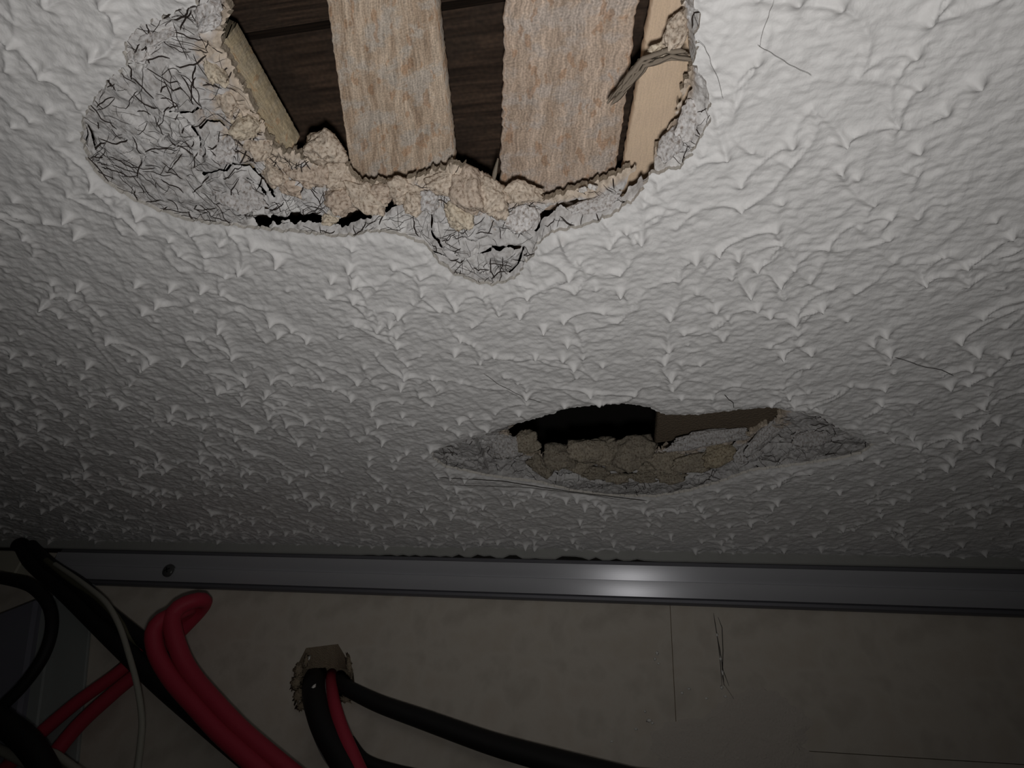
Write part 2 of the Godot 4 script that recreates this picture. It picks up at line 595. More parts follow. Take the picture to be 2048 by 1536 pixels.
var crater_h := {}
func crater(called: String, outer: Array, inner_far: PackedVector2Array, cracks: Array, depth: float, shape: float, tan_at: float, seed_: int, parent: Node, tone := 1.0) -> void:
	var fo := Field.new(plan(outer))
	var fi := Field.new(inner_far)
	var b := Rect2(plan(outer)[0], Vector2.ZERO)
	for p in plan(outer):
		b = b.expand(p)
	b = b.grow(0.003)
	if b.end.y > -0.04:
		b.size.y = -0.04 - b.position.y
	var dx := 0.00048
	var cols := int(b.size.x / dx) + 1
	var rows := int(b.size.y / dx) + 1
	var s := Sheet.new()
	s.v.resize(cols * rows)
	s.c.resize(cols * rows)
	var keep := PackedFloat32Array()
	keep.resize(cols * rows)
	var gap := PackedFloat32Array()
	gap.resize(cols * rows)
	gap.fill(1.0)
	var wob := noise(120, seed_ + 7, 1)
	rng.seed = seed_ + 50
	var all := []
	for c in cracks:
		all.append([plan(c[0], c[2]), c[1]])
	for k in 46:                                                 # short cracks of the dried plaster
		var p := b.position + Vector2(rng.randf() * b.size.x, rng.randf() * b.size.y)
		var ang := rng.randf() * TAU
		var one := PackedVector2Array()
		for q in 5:
			one.append(p)
			ang += rng.randf_range(-0.7, 0.7)
			p += Vector2(cos(ang), sin(ang) * 0.8) * rng.randf_range(0.0015, 0.004)
		all.append([one, rng.randf_range(0.00012, 0.00045)])
	for c in all:
		var pl: PackedVector2Array = c[0]
		for k in pl.size() - 1:
			var reach: float = c[1] * 2.5 + 0.002
			var r := Rect2(pl[k], Vector2.ZERO).expand(pl[k + 1]).grow(reach)
			for y in range(clampi(int((r.position.y - b.position.y) / dx), 0, rows), clampi(int((r.end.y - b.position.y) / dx) + 1, 0, rows)):
				for x in range(clampi(int((r.position.x - b.position.x) / dx), 0, cols), clampi(int((r.end.x - b.position.x) / dx) + 1, 0, cols)):
					var p := b.position + Vector2(x, y) * dx
					var d := p.distance_to(Geometry2D.get_closest_point_to_segment(p, pl[k], pl[k + 1]))
					gap[y * cols + x] = minf(gap[y * cols + x], d - c[1] * (0.85 + 1.0 * wob.get_noise_2d(p.x, p.y)))
	var n1 := noise(70, seed_, 1)
	var n2 := noise(330, seed_ + 1, 1)
	var flake := noise(110, seed_ + 2, 2)
	flake.cellular_jitter = 1.2
	var bits := noise(900, seed_ + 3)
	var jag := noise(210, 5, 1)
	var grey := Color(0.72, 0.71, 0.71)
	var grey2 := Color(0.62, 0.605, 0.60)
	var pink := Color(0.56, 0.47, 0.42)
	var brown := Color(0.68, 0.58, 0.48)
	for y in rows:
		for x in cols:
			var k := y * cols + x
			var p := b.position + Vector2(x, y) * dx
			var so := fo.sample(p) - jag.get_noise_2d(p.x, p.y) * 0.0017
			var si := -fi.sample(p)
			var a := n1.get_noise_2d(p.x, p.y)
			var c := n2.get_noise_2d(p.x, p.y)
			si += c * 0.0016 + a * 0.001
			keep[k] = minf(minf(so + 0.0016, si), gap[k])
			var t := clampf(so / maxf(so + maxf(si, 0.0), 0.0005), 0, 1)
			var fl := flake.get_noise_2d(p.x + a * 0.004, p.y + c * 0.002)
			var m := clampf((t + a * 0.35 + c * 0.15 - tan_at) * 6.0, 0, 1)
			var hh := 0.0016 + (depth - 0.0016) * pow(t, shape) + (a * 0.0022 + c * 0.0005 * (0.4 + 1.6 * m) + fl * 0.0009 + bits.get_noise_2d(p.x, p.y) * 0.0002 * (0.3 + m)) * clampf(so / 0.004, 0.15, 1.0)
			var crk := clampf(1.0 - gap[k] / 0.0022, 0, 1)
			hh += crk * crk * 0.002
			s.v[k] = Vector3(p.x, TOP + maxf(hh, 0.0008), p.y)
			var col := grey.lerp(grey2, clampf(0.5 + fl * 0.5 + c * 0.6, 0, 1))
			col = col.lerp(Color(0.80, 0.79, 0.785), clampf(fl * 2.2 - 1.1, 0, 1))
			col = col.lerp(pink, clampf(1.0 - absf(m - 0.4) * 2.4, 0, 0.6))
			col = col.lerp(Color(brown.r * (1.0 + 0.3 * c), brown.g * (1.0 + 0.3 * c), brown.b * (1.0 + 0.3 * c)), m)
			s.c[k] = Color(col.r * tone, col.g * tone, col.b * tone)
	grid_normals(s, cols, rows)
	crater_h[called if not crater_h.has(called) else called + "_small"] = [b, cols, rows, dx, s.v.duplicate(), keep]
	cut_sheet(s, cols, rows, keep, 0.0035, Color(0.42, 0.36, 0.285), gap)
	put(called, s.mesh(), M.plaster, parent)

func make_sphere() -> void:
	var v := PackedVector3Array([Vector3(1, 0, 0), Vector3(-1, 0, 0), Vector3(0, 1, 0), Vector3(0, -1, 0), Vector3(0, 0, 1), Vector3(0, 0, -1)])
	var f := [[0, 2, 4], [4, 2, 1], [1, 2, 5], [5, 2, 0], [4, 3, 0], [1, 3, 4], [5, 3, 1], [0, 3, 5]]
	for level in 4:
		var mid := {}
		var g := []
		for t in f:
			var m := []
			for j in 3:
				var a: int = mini(t[j], t[(j + 1) % 3])
				var b: int = maxi(t[j], t[(j + 1) % 3])
				var key := a * 100000 + b
				if not mid.has(key):
					mid[key] = v.size()
					v.append((v[a] + v[b]).normalized())
				m.append(mid[key])
			g.append_array([[t[0], m[0], m[2]], [m[0], t[1], m[1]], [m[2], m[1], t[2]], m])
		f = g
		if v.size() == 258:
			for t in f:
				small_i.append_array(t)
	sphere_v = v
	for t in f:
		sphere_i.append_array(t)

# a broken lump: u, v where it shows, h above the ceiling's underside, its width and height in frame pixels, turn in its own plane, colour, how angular
func lump(parent: Node, called: String, u: float, v: float, h: float, w: float, t: float, turn: float, col: Color, seed_: int, square := 0.55, deep := 0.8) -> void:
	var c := on_ceiling(u, v, h)
	var k := (c - EYE).dot(VIEW * Vector3(0, 0, -1)) / PX * 0.5
	var r := Vector3(w * k, t * k, minf(w, t) * k * deep)
	var n1 := noise(1.3, seed_)
	var n2 := noise(3.6, seed_ + 100, 1)
	var n3 := noise(11, seed_ + 200, 1)
	var basis := VIEW * Basis(Vector3(0, 0, 1), deg_to_rad(turn))
	var st := Sheet.new()
	st.i = sphere_i
	st.v.resize(sphere_v.size())
	st.n.resize(sphere_v.size())
	st.c.resize(sphere_v.size())
	rng.seed = seed_ * 7 + 1
	var cuts := []
	for q in 11:
		cuts.append([Vector3(rng.randfn(), rng.randfn(), rng.randfn()).normalized(), rng.randf_range(0.62, 0.98)])
	for j in sphere_v.size():
		var p := sphere_v[j]
		var face := 1.15
		for q in cuts:
			var w2: float = p.dot(q[0])
			if w2 > 0.05:
				face = minf(face, q[1] / w2)
		var cube := p / maxf(absf(p.x), maxf(absf(p.y), absf(p.z)))
		var q := p.lerp(cube * 0.85, square * 0.6) * lerpf(face, 1.0, 0.15)
		var a := n1.get_noise_3dv(p)
		var b := n2.get_noise_3dv(p)
		var d := n3.get_noise_3dv(p)
		q *= 1.0 + 0.22 * a + 0.14 * b - 0.05 * absf(d) + 0.03 * d
		st.v[j] = basis * (q * r)
		var k2 := clampf(1.0 + 0.2 * b + 0.3 * d, 0.6, 1.2)
		st.c[j] = Color(col.r * k2, col.g * k2, col.b * k2)
	for j in range(0, sphere_i.size(), 3):
		var a := sphere_i[j]
		var b := sphere_i[j + 1]
		var d := sphere_i[j + 2]
		var nn := (st.v[b] - st.v[a]).cross(st.v[d] - st.v[a])
		if nn.dot(st.v[a]) < 0:
			nn = -nn
		st.n[a] += nn
		st.n[b] += nn
		st.n[d] += nn
	for j in st.n.size():
		st.n[j] = st.n[j].normalized()
	var o := put(called, st.mesh(), M.lump, parent)
	o.position = c

func hairs(called: String, over: String, parent: Node, count: int, seed_: int, long := 1.0) -> void:    # animal hair that bound the plaster, loose on its broken face
	rng.seed = seed_
	var d: Array = crater_h[over]
	var b: Rect2 = d[0]
	var s := Sheet.new()
	var made := 0
	var tries := 0
	while made < count and tries < count * 60:
		tries += 1
		var p := b.position + Vector2(rng.randf() * b.size.x, rng.randf() * b.size.y)
		var kx := clampi(int((p.x - b.position.x) / d[3]), 0, d[1] - 1)
		var ky := clampi(int((p.y - b.position.y) / d[3]), 0, d[2] - 1)
		if d[5][ky * d[1] + kx] > 0.007 and rng.randf() < 0.72:      # most of it is left near the broken edges
			continue
		var ang := rng.randf() * TAU
		var len := rng.randf_range(0.003, 0.014) * long
		var bend := rng.randf_range(-60, 60)
		var r := 0.00006 + 0.00024 * pow(rng.randf(), 2.2)
		var lift := rng.randf_range(0.0001, 0.0008)
		var line := []
		for q in 9:
			var x := int((p.x - b.position.x) / d[3])
			var y := int((p.y - b.position.y) / d[3])
			if x < 0 or y < 0 or x >= d[1] or y >= d[2] or d[5][y * d[1] + x] < 0.0004:
				break
			var top: Vector3 = d[4][y * d[1] + x]
			line.append(Vector3(p.x, top.y - lift, p.y))
			p += Vector2(cos(ang), sin(ang)) * len / 8
			ang += bend * len / 8 + rng.randf_range(-0.3, 0.3)
		if line.size() < 5:
			continue
		made += 1
		strand(s, line, r)
	var o := put(called, s.mesh(), M.hair, parent)
	o.set_meta("kind", "stuff")

func strand(s: Sheet, line: Array, r: float) -> void:
	var k0 := s.v.size()
	for q in line.size():
		var dirn: Vector3 = (line[mini(q + 1, line.size() - 1)] - line[maxi(q - 1, 0)]).normalized()
		var side := dirn.cross(Vector3(0.1, 1, 0.05)).normalized()
		var up := side.cross(dirn)
		var rr := r * (1.0 if q > 0 and q < line.size() - 1 else 0.4)
		for j in 4:
			var o := side * cos(j * PI / 2) + up * sin(j * PI / 2)
			s.v.append(line[q] + o * rr)
			s.n.append(o)
	for q in line.size() - 1:
		for j in 4:
			var a := k0 + q * 4 + j
			var b := k0 + q * 4 + (j + 1) % 4
			s.i.append_array([a, b, b + 4, a, b + 4, a + 4])

# a strip of wood whose face shows the four frame points a b c d (top left, top right, bottom right, bottom left) in the plane h above the ceiling's underside
func plank(corners: Array, h: float, thick: float, rough: float, seed_: int) -> ArrayMesh:
	var a := on_ceiling(corners[0][0], corners[0][1], h)
	var b := on_ceiling(corners[1][0], corners[1][1], h)
	var c := on_ceiling(corners[2][0], corners[2][1], h)
	var d := on_ceiling(corners[3][0], corners[3][1], h)
	var n := noise(90, seed_, 1)
	var nf := noise(500, seed_ + 1, 1)
	var s := Sheet.new()
	var steps := 90
	var across := 10
	for q in steps + 1:
		var t := float(q) / steps
		var l := a.lerp(d, t)
		var r := b.lerp(c, t)
		var e := (r - l).normalized()
		l += e * (n.get_noise_2d(t * 0.3, 0) + 0.5 * nf.get_noise_2d(t * 0.2, 3)) * rough
		r += e * (n.get_noise_2d(t * 0.3, 5) + 0.5 * nf.get_noise_2d(t * 0.2, 8)) * rough
		var ring := [l + Vector3(0, thick, 0), l + Vector3(0, 0.0008, 0)]
		for j in across + 1:
			var f := (float(j) / across)
			ring.append(l.lerp(r, lerpf(0.015, 0.985, f)) + Vector3(0, nf.get_noise_2d(t * 0.15, f * 0.04 + 1) * 0.0002, 0))
		ring.append_array([r + Vector3(0, 0.0008, 0), r + Vector3(0, thick, 0)])
		for j in ring.size():
			s.v.append(ring[j])
			s.uv.append(Vector2(float(j) / (ring.size() - 1), t))
		s.n.append_array([-e, (-e - Vector3(0, 0.7, 0)).normalized()])
		for j in across + 1:
			s.n.append(Vector3.DOWN)
		s.n.append_array([(e - Vector3(0, 0.7, 0)).normalized(), e])
	var w := across + 5
	for q in steps:
		for j in w - 1:
			var k := q * w + j
			s.i.append_array([k, k + 1, k + w + 1, k, k + w + 1, k + w])
		s.i.append_array([q * w, q * w + w - 1, q * w + 2 * w - 1, q * w, q * w + 2 * w - 1, q * w + w])
	for e in [0, steps]:
		var k: int = e * w
		for j in range(1, w - 1):
			s.i.append_array([k, k + j, k + j + 1])
	return s.mesh()

# ---------------------------------------------------------------- build
func _ready() -> void:
	# camera
	var cam := Camera3D.new()
	cam.name = "camera"
	cam.fov = rad_to_deg(2 * atan(768.0 / PX))
	cam.near = 0.01
	cam.transform = Transform3D(VIEW, EYE)
	add_child(cam)
	# surroundings: a closed, unlit room
	var env := Environment.new()
	env.background_mode = Environment.BG_COLOR
	env.background_color = Color(0.02, 0.02, 0.022)
	env.tonemap_mode = Environment.TONE_MAPPER_LINEAR
	env.tonemap_exposure = 1.0
	env.sdfgi_enabled = true
	env.ssao_enabled = true
	env.ssil_enabled = true
	var we := WorldEnvironment.new()
	we.name = "world"
	we.environment = env
	add_child(we)
	# the torch beside the lens that lights everything
	var torch := SpotLight3D.new()
	torch.name = "torch_light"
	torch.position = EYE + VIEW * Vector3(0.0, -0.036, 0.004)
	torch.basis = Basis.looking_at(ray(960, 80), Vector3.UP)
	torch.light_color = Color(1.0, 0.99, 0.98)
	torch.light_energy = 0.0395
	torch.light_size = 0.003
	torch.spot_angle = 77.0
	torch.spot_angle_attenuation = 1.0
	torch.spot_range = 6.0
	torch.spot_attenuation = 2.0
	torch.shadow_enabled = true
	add_child(torch)

	make_materials()
	make_sphere()
	build_room()
	build_ceiling()
	build_holes()
	build_wall()
	build_cables()
	build_small()
	for o in find_children("*", "GeometryInstance3D", true, false):
		o.cast_shadow = GeometryInstance3D.SHADOW_CASTING_SETTING_ON

func build_room() -> void:
	var f := put("floor", box(Vector3(0, -0.05, 0.7), Vector3(4.2, 0.1, 2.7)), M.dark_floor)
	tag(f, "plain brown floor of the room, far below the ceiling", "floor")
	f.set_meta("kind", "structure")
	for w in [["wall_left", Vector3(-2.05, 1.22, 0.7), Vector3(0.1, 2.44, 2.7), "plain pale side wall at the left end of the room"], ["wall_right", Vector3(2.05, 1.22, 0.7), Vector3(0.1, 2.44, 2.7), "plain pale side wall at the right end of the room"], ["wall_front", Vector3(0, 1.22, 2.05), Vector3(4.2, 2.44, 0.1), "plain pale wall behind the camera"]]:
		var o := put(w[0], box(w[1], w[2]), M.room)
		tag(o, w[3], "wall")
		o.set_meta("kind", "structure")

func build_ceiling() -> void:
	var c := structure("ceiling", "white stippled plaster ceiling with two broken holes, one large and one small", "ceiling")
	ceiling_skin(c)
	put("plain_slab", box(Vector3(0, TOP + 0.05, 1.03), Vector3(4.2, 0.1, 2.13)), M.paint, c)
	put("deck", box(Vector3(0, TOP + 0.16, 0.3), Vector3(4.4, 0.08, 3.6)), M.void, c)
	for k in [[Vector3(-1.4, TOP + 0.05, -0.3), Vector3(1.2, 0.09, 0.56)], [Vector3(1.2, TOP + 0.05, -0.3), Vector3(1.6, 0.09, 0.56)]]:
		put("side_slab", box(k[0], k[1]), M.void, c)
	var inner1 := plan(I1, T)
	var cracks1 := [
		[[[515, 452], [560, 446], [620, 447], [680, 455], [730, 440], [790, 424], [835, 430]], 0.0023, 0.001],
		[[[545, 400], [520, 375], [490, 350], [440, 338], [405, 352]], 0.0006, 0.003],
		[[[440, 415], [470, 412], [530, 425]], 0.0006, 0.002],
		[[[860, 430], [862, 470], [885, 500]], 0.0005, 0.003],
		[[[890, 505], [940, 520], [985, 505], [1040, 500]], 0.0004, 0.002],
		[[[1046, 505], [1035, 535], [1018, 552]], 0.0005, 0.001],
		[[[1068, 470], [1085, 446], [1120, 430], [1200, 425], [1250, 395], [1290, 355]], 0.0012, 0.002],
		[[[170, 255], [180, 275], [186, 300]], 0.0006, 0.001],
		[[[1305, 312], [1335, 290], [1362, 250], [1385, 200]], 0.0005, 0.003],
		[[[385, 250], [400, 270], [405, 310]], 0.0004, 0.004],
		[[[400, 255], [430, 260], [450, 285]], 0.0004, 0.004],
	]
	crater("broken_plaster", O1, inner1, cracks1, T, 1.1, 0.72, 300, c)
	# second hole: the far side is seen, so its opening is drawn at the back of the plaster; the near side breaks off square
	var inner2 := PackedVector2Array()
	inner2.append_array(plan([[1012, 862], [1030, 900], [1090, 912], [1150, 905], [1250, 892], [1320, 900], [1400, 890], [1480, 880], [1540, 845]], T))
	inner2.append_array(plan([[1600, 831], [1545, 818], [1480, 822], [1400, 832], [1332, 834], [1292, 816], [1245, 811], [1190, 813], [1140, 819], [1080, 838]], 0.0))
	var cracks2 := [
		[[[1045, 905], [1090, 925], [1140, 940], [1200, 945]], 0.0008, 0.005],
		[[[1150, 950], [1200, 960], [1260, 955], [1330, 962], [1400, 950], [1450, 925], [1480, 900]], 0.0009, 0.003],
		[[[870, 908], [905, 918], [960, 935]], 0.0005, 0.001],
		[[[1545, 870], [1560, 840], [1580, 828]], 0.0009, 0.004],
		[[[1600, 895], [1660, 880], [1690, 870]], 0.0004, 0.002],
		[[[1500, 920], [1530, 905], [1600, 900]], 0.0005, 0.002],
	]
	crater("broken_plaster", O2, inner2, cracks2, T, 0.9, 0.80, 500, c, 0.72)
	var br := Color(0.76, 0.66, 0.55)
	var br2 := Color(0.70, 0.59, 0.49)
	var ye := Color(0.80, 0.71, 0.57)
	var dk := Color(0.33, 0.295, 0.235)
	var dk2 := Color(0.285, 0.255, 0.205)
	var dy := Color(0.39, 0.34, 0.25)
	var gd := Color(0.47, 0.465, 0.465)
	var gr := Color(0.70, 0.69, 0.69)
	var gl := Color(0.80, 0.79, 0.79)
	for k in [
		[650, 294, 0.012, 78, 72, 10, br, 1], [618, 345, 0.011, 100, 60, -25, br2, 2], [672, 352, 0.011, 60, 50, 20, br, 3], [725, 392, 0.008, 95, 58, -35, br, 4], [765, 388, 0.008, 62, 44, 10, br2, 5],
		[806, 378, 0.009, 62, 56, 0, br, 6], [690, 405, 0.007, 70, 60, 15, br2, 7], [890, 366, 0.009, 96, 46, 12, br, 8], [945, 382, 0.008, 110, 84, -38, br2, 9], [985, 400, 0.007, 70, 80, 0, br, 10],
		[922, 432, 0.004, 66, 52, -10, ye, 11], [1046, 385, 0.009, 78, 46, 0, br, 12], [585, 372, 0.008, 70, 50, -30, br2, 14], [545, 345, 0.009, 66, 48, -45, br, 15], [520, 292, 0.010, 60, 52, -55, br, 16],
		[487, 248, 0.010, 56, 62, -60, ye, 17], [455, 200, 0.010, 44, 70, 25, br, 18], [426, 140, 0.009, 42, 70, 20, ye, 19], [660, 436, 0.004, 34, 30, 0, ye, 21], [835, 400, 0.006, 50, 60, 0, br, 22],
		[1352, 62, 0.010, 44, 78, -25, br, 23], [1330, 96, 0.010, 60, 34, 20, ye, 24], [860, 402, 0.005, 40, 50, 0, gr, 25],
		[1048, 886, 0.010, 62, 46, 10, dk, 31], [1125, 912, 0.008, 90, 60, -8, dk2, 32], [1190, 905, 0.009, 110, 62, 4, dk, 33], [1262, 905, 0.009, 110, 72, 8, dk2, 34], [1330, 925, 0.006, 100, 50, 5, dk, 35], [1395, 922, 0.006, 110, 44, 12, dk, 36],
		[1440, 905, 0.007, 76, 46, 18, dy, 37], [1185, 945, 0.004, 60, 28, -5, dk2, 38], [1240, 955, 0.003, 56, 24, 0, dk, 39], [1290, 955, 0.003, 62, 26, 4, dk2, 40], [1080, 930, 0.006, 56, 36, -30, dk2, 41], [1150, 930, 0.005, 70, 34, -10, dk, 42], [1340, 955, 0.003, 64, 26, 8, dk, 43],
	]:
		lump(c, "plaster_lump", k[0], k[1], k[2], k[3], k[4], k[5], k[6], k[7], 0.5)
	for k in [[1043, 442, 0.003, 70, 58, 35, gl, 51], [1166, 380, 0.005, 22, 11, 20, Color(0.85, 0.84, 0.82), 65], [1186, 374, 0.005, 18, 12, -10, Color(0.85, 0.84, 0.82), 66], [668, 424, 0.004, 26, 20, 20, Color(0.78, 0.74, 0.66), 67], [438, 300, 0.006, 62, 66, -30, gr, 52], [470, 385, 0.004, 130, 60, -28, gr, 53], [1010, 893, 0.006, 66, 60, -20, gd, 54], [1420, 878, 0.007, 190, 32, 8, gd, 55], [1528, 872, 0.006, 120, 34, 42, gd, 56], [1625, 872, 0.004, 90, 46, 8, gd, 57], [280, 100, 0.003, 50, 60, -30, gl, 58], [318, 70, 0.003, 70, 34, 20, gr, 59], [416, 32, 0.002, 66, 52, 25, gr, 60], [1500, 905, 0.005, 80, 36, 30, gd, 61], [1190, 410, 0.004, 120, 30, 18, gr, 62], [1345, 280, 0.006, 40, 90, -30, gr, 63], [1380, 235, 0.004, 40, 90, -20, gl, 64]]:
		lump(c, "plaster_flake", k[0], k[1], k[2], k[3], k[4], k[5], k[6], k[7], 0.75, 0.45)
	hairs("plaster_hair", "broken_plaster", c, 820, 71)
	hairs("plaster_hair", "broken_plaster_small", c, 330, 72)

func build_holes() -> void:
	# wood seen through the large hole
	var a := put("wood_lath", plank([[630, -160], [852, -160], [908, 330], [708, 400]], T + 0.013, 0.009, 0.0004, 81), M.lath)
	tag(a, "pale straight-grained wooden lath, left of the two wide laths in the large hole", "lath")
	var b := put("wood_lath", plank([[1012, -160], [1296, -160], [1222, 420], [1000, 420]], T + 0.013, 0.009, 0.0010, 82), M.lath_pink)
	tag(b, "rough pinkish wooden lath, right of the two wide laths in the large hole", "lath")
	var e := put("wood_lath", plank([[330, 20], [452, 78], [584, 306], [470, 350]], T + 0.0045, 0.012, 0.0003, 83), M.smooth_dull)
	tag(e, "slanting narrow tan lath half buried in plaster at the left of the large hole", "lath")
	var g := put("wood_lath", plank([[1330, -140], [1530, -140], [1420, 420], [1236, 400]], T + 0.011, 0.009, 0.0006, 84), M.smooth)
	tag(g, "smooth cream lath bare of plaster at the right edge of the large hole", "lath")
	# dark boards above them
	for k in [[-0.062, 0.060, "dark brown board lying across above the laths, nearest to the camera"], [-0.150, 0.110, "dark brown grained board lying across above the laths, the middle one in the large hole"], [-0.268, 0.115, "dark brown board lying across above the far edge of the large hole"]]:
		var s := Sheet.new()
		var z0: float = k[0] + k[1] / 2
		var z1: float = k[0] - k[1] / 2
		var y := TOP + 0.042
		var x0 := -0.62
		var x1 := 0.46
		s.quad(Vector3(x0, y, z0), Vector3(x1, y, z0), Vector3(x1, y, z1), Vector3(x0, y, z1), Color.WHITE, Vector2(0, 0), Vector2(0, 4), Vector2(1, 4), Vector2(1, 0))
		s.quad(Vector3(x0, y, z1), Vector3(x1, y, z1), Vector3(x1, y + 0.02, z1), Vector3(x0, y + 0.02, z1))
		s.quad(Vector3(x0, y, z0), Vector3(x1, y, z0), Vector3(x1, y + 0.02, z0), Vector3(x0, y + 0.02, z0))
		s.quad(Vector3(x0, y + 0.02, z0), Vector3(x1, y + 0.02, z0), Vector3(x1, y + 0.02, z1), Vector3(x0, y + 0.02, z1))
		s.quad(Vector3(x0, y, z0), Vector3(x0, y, z1), Vector3(x0, y + 0.02, z1), Vector3(x0, y + 0.02, z0))
		s.quad(Vector3(x1, y, z0), Vector3(x1, y, z1), Vector3(x1, y + 0.02, z1), Vector3(x1, y + 0.02, z0))
		var o := put("dark_board", s.mesh(), M.board)
		tag(o, k[2], "board")
	# brown plank in the small hole
	var p := put("brown_plank", plank([[1318, 800], [1600, 790], [1560, 852], [1310, 886]], T + 0.004, 0.012, 0.0006, 86), M.brown_wood)
	tag(p, "brown plank end seen through the right half of the small hole", "plank")
	# torn splinters
	var torn := Sheet.new()
	rng.seed = 88
	for k in 26:
		var e0 := rng.randf_range(0.0, 0.35)
		var e1 := rng.randf_range(0.6, 1.0)
		var dx := rng.randf_range(-11, 11)
		var dh := rng.randf_range(-0.002, 0.002)
		var cu := Curve2D.new()
		for t in [[1216, 214], [1250, 172], [1288, 126], [1340, 108], [1388, 112]]:
			cu.add_point(Vector2(t[0], t[1]))
		var line := []
		for q in 13:
			var f := lerpf(e0, e1, q / 12.0)
			var at := cu.sample_baked(cu.get_baked_length() * f)
			line.append(on_ceiling(at.x + dx * (0.4 + 0.6 * f) + rng.randf_range(-2, 2), at.y + dx * 0.9 * (0.3 + 0.7 * f) + rng.randf_range(-2, 2), 0.010 - 0.004 * f + dh))
		strand(torn, line, rng.randf_range(0.0003, 0.0010))
	var sp := put("wood_splinter", torn.mesh(), M.splinter)
	tag(sp, "grey torn splinter lying slantwise over the smooth cream lath", "splinter")
	var sq := put("wood_splinter", tube([on_ceiling(985, 372, T), on_ceiling(990, 345, T), on_ceiling(996, 318, T)], [0.0008, 0.0018, 0.0006], 7, 0.6), M.splinter)
	tag(sq, "small pale splinter standing in the gap beside the pinkish lath", "splinter")

func poly_wall(pts: Array, off := 0.0) -> PackedVector2Array:
	var out := PackedVector2Array()
	for p in pts:
		var w := on_wall(p[0], p[1], off)
		out.append(Vector2(w.x, w.y))
	return out

func cut(called: String, pts: PackedVector2Array, deep: float, parent: Node) -> void:      # a recess in the wall's face
	var c := CSGPolygon3D.new()
	c.name = called
	c.polygon = pts
	c.depth = deep + 0.01
	c.operation = CSGShape3D.OPERATION_SUBTRACTION
	c.position = Vector3(0, -1.25, 0.04)
	c.material = M.wall_core
	parent.add_child(c, true)

func slit(pts: Array, width: float) -> PackedVector2Array:
	var p := poly_wall(pts)
	var l := PackedVector2Array()
	var r := PackedVector2Array()
	for k in p.size():
		var t := (p[mini(k + 1, p.size() - 1)] - p[maxi(k - 1, 0)]).normalized().orthogonal() * width / 2
		l.append(p[k] + t)
		r.append(p[k] - t)
	r.reverse()
	l.append_array(r)
	return l

var HOLE_OUT := [[612, 1296], [676, 1288], [694, 1318], [707, 1346], [710, 1372], [702, 1398], [680, 1406], [640, 1412], [606, 1412], [592, 1380], [588, 1348], [600, 1320]]
var HOLE_IN := [[609, 1338], [650, 1335], [692, 1338], [699, 1352], [700, 1374], [688, 1390], [640, 1398], [608, 1396], [602, 1372], [602, 1350]]

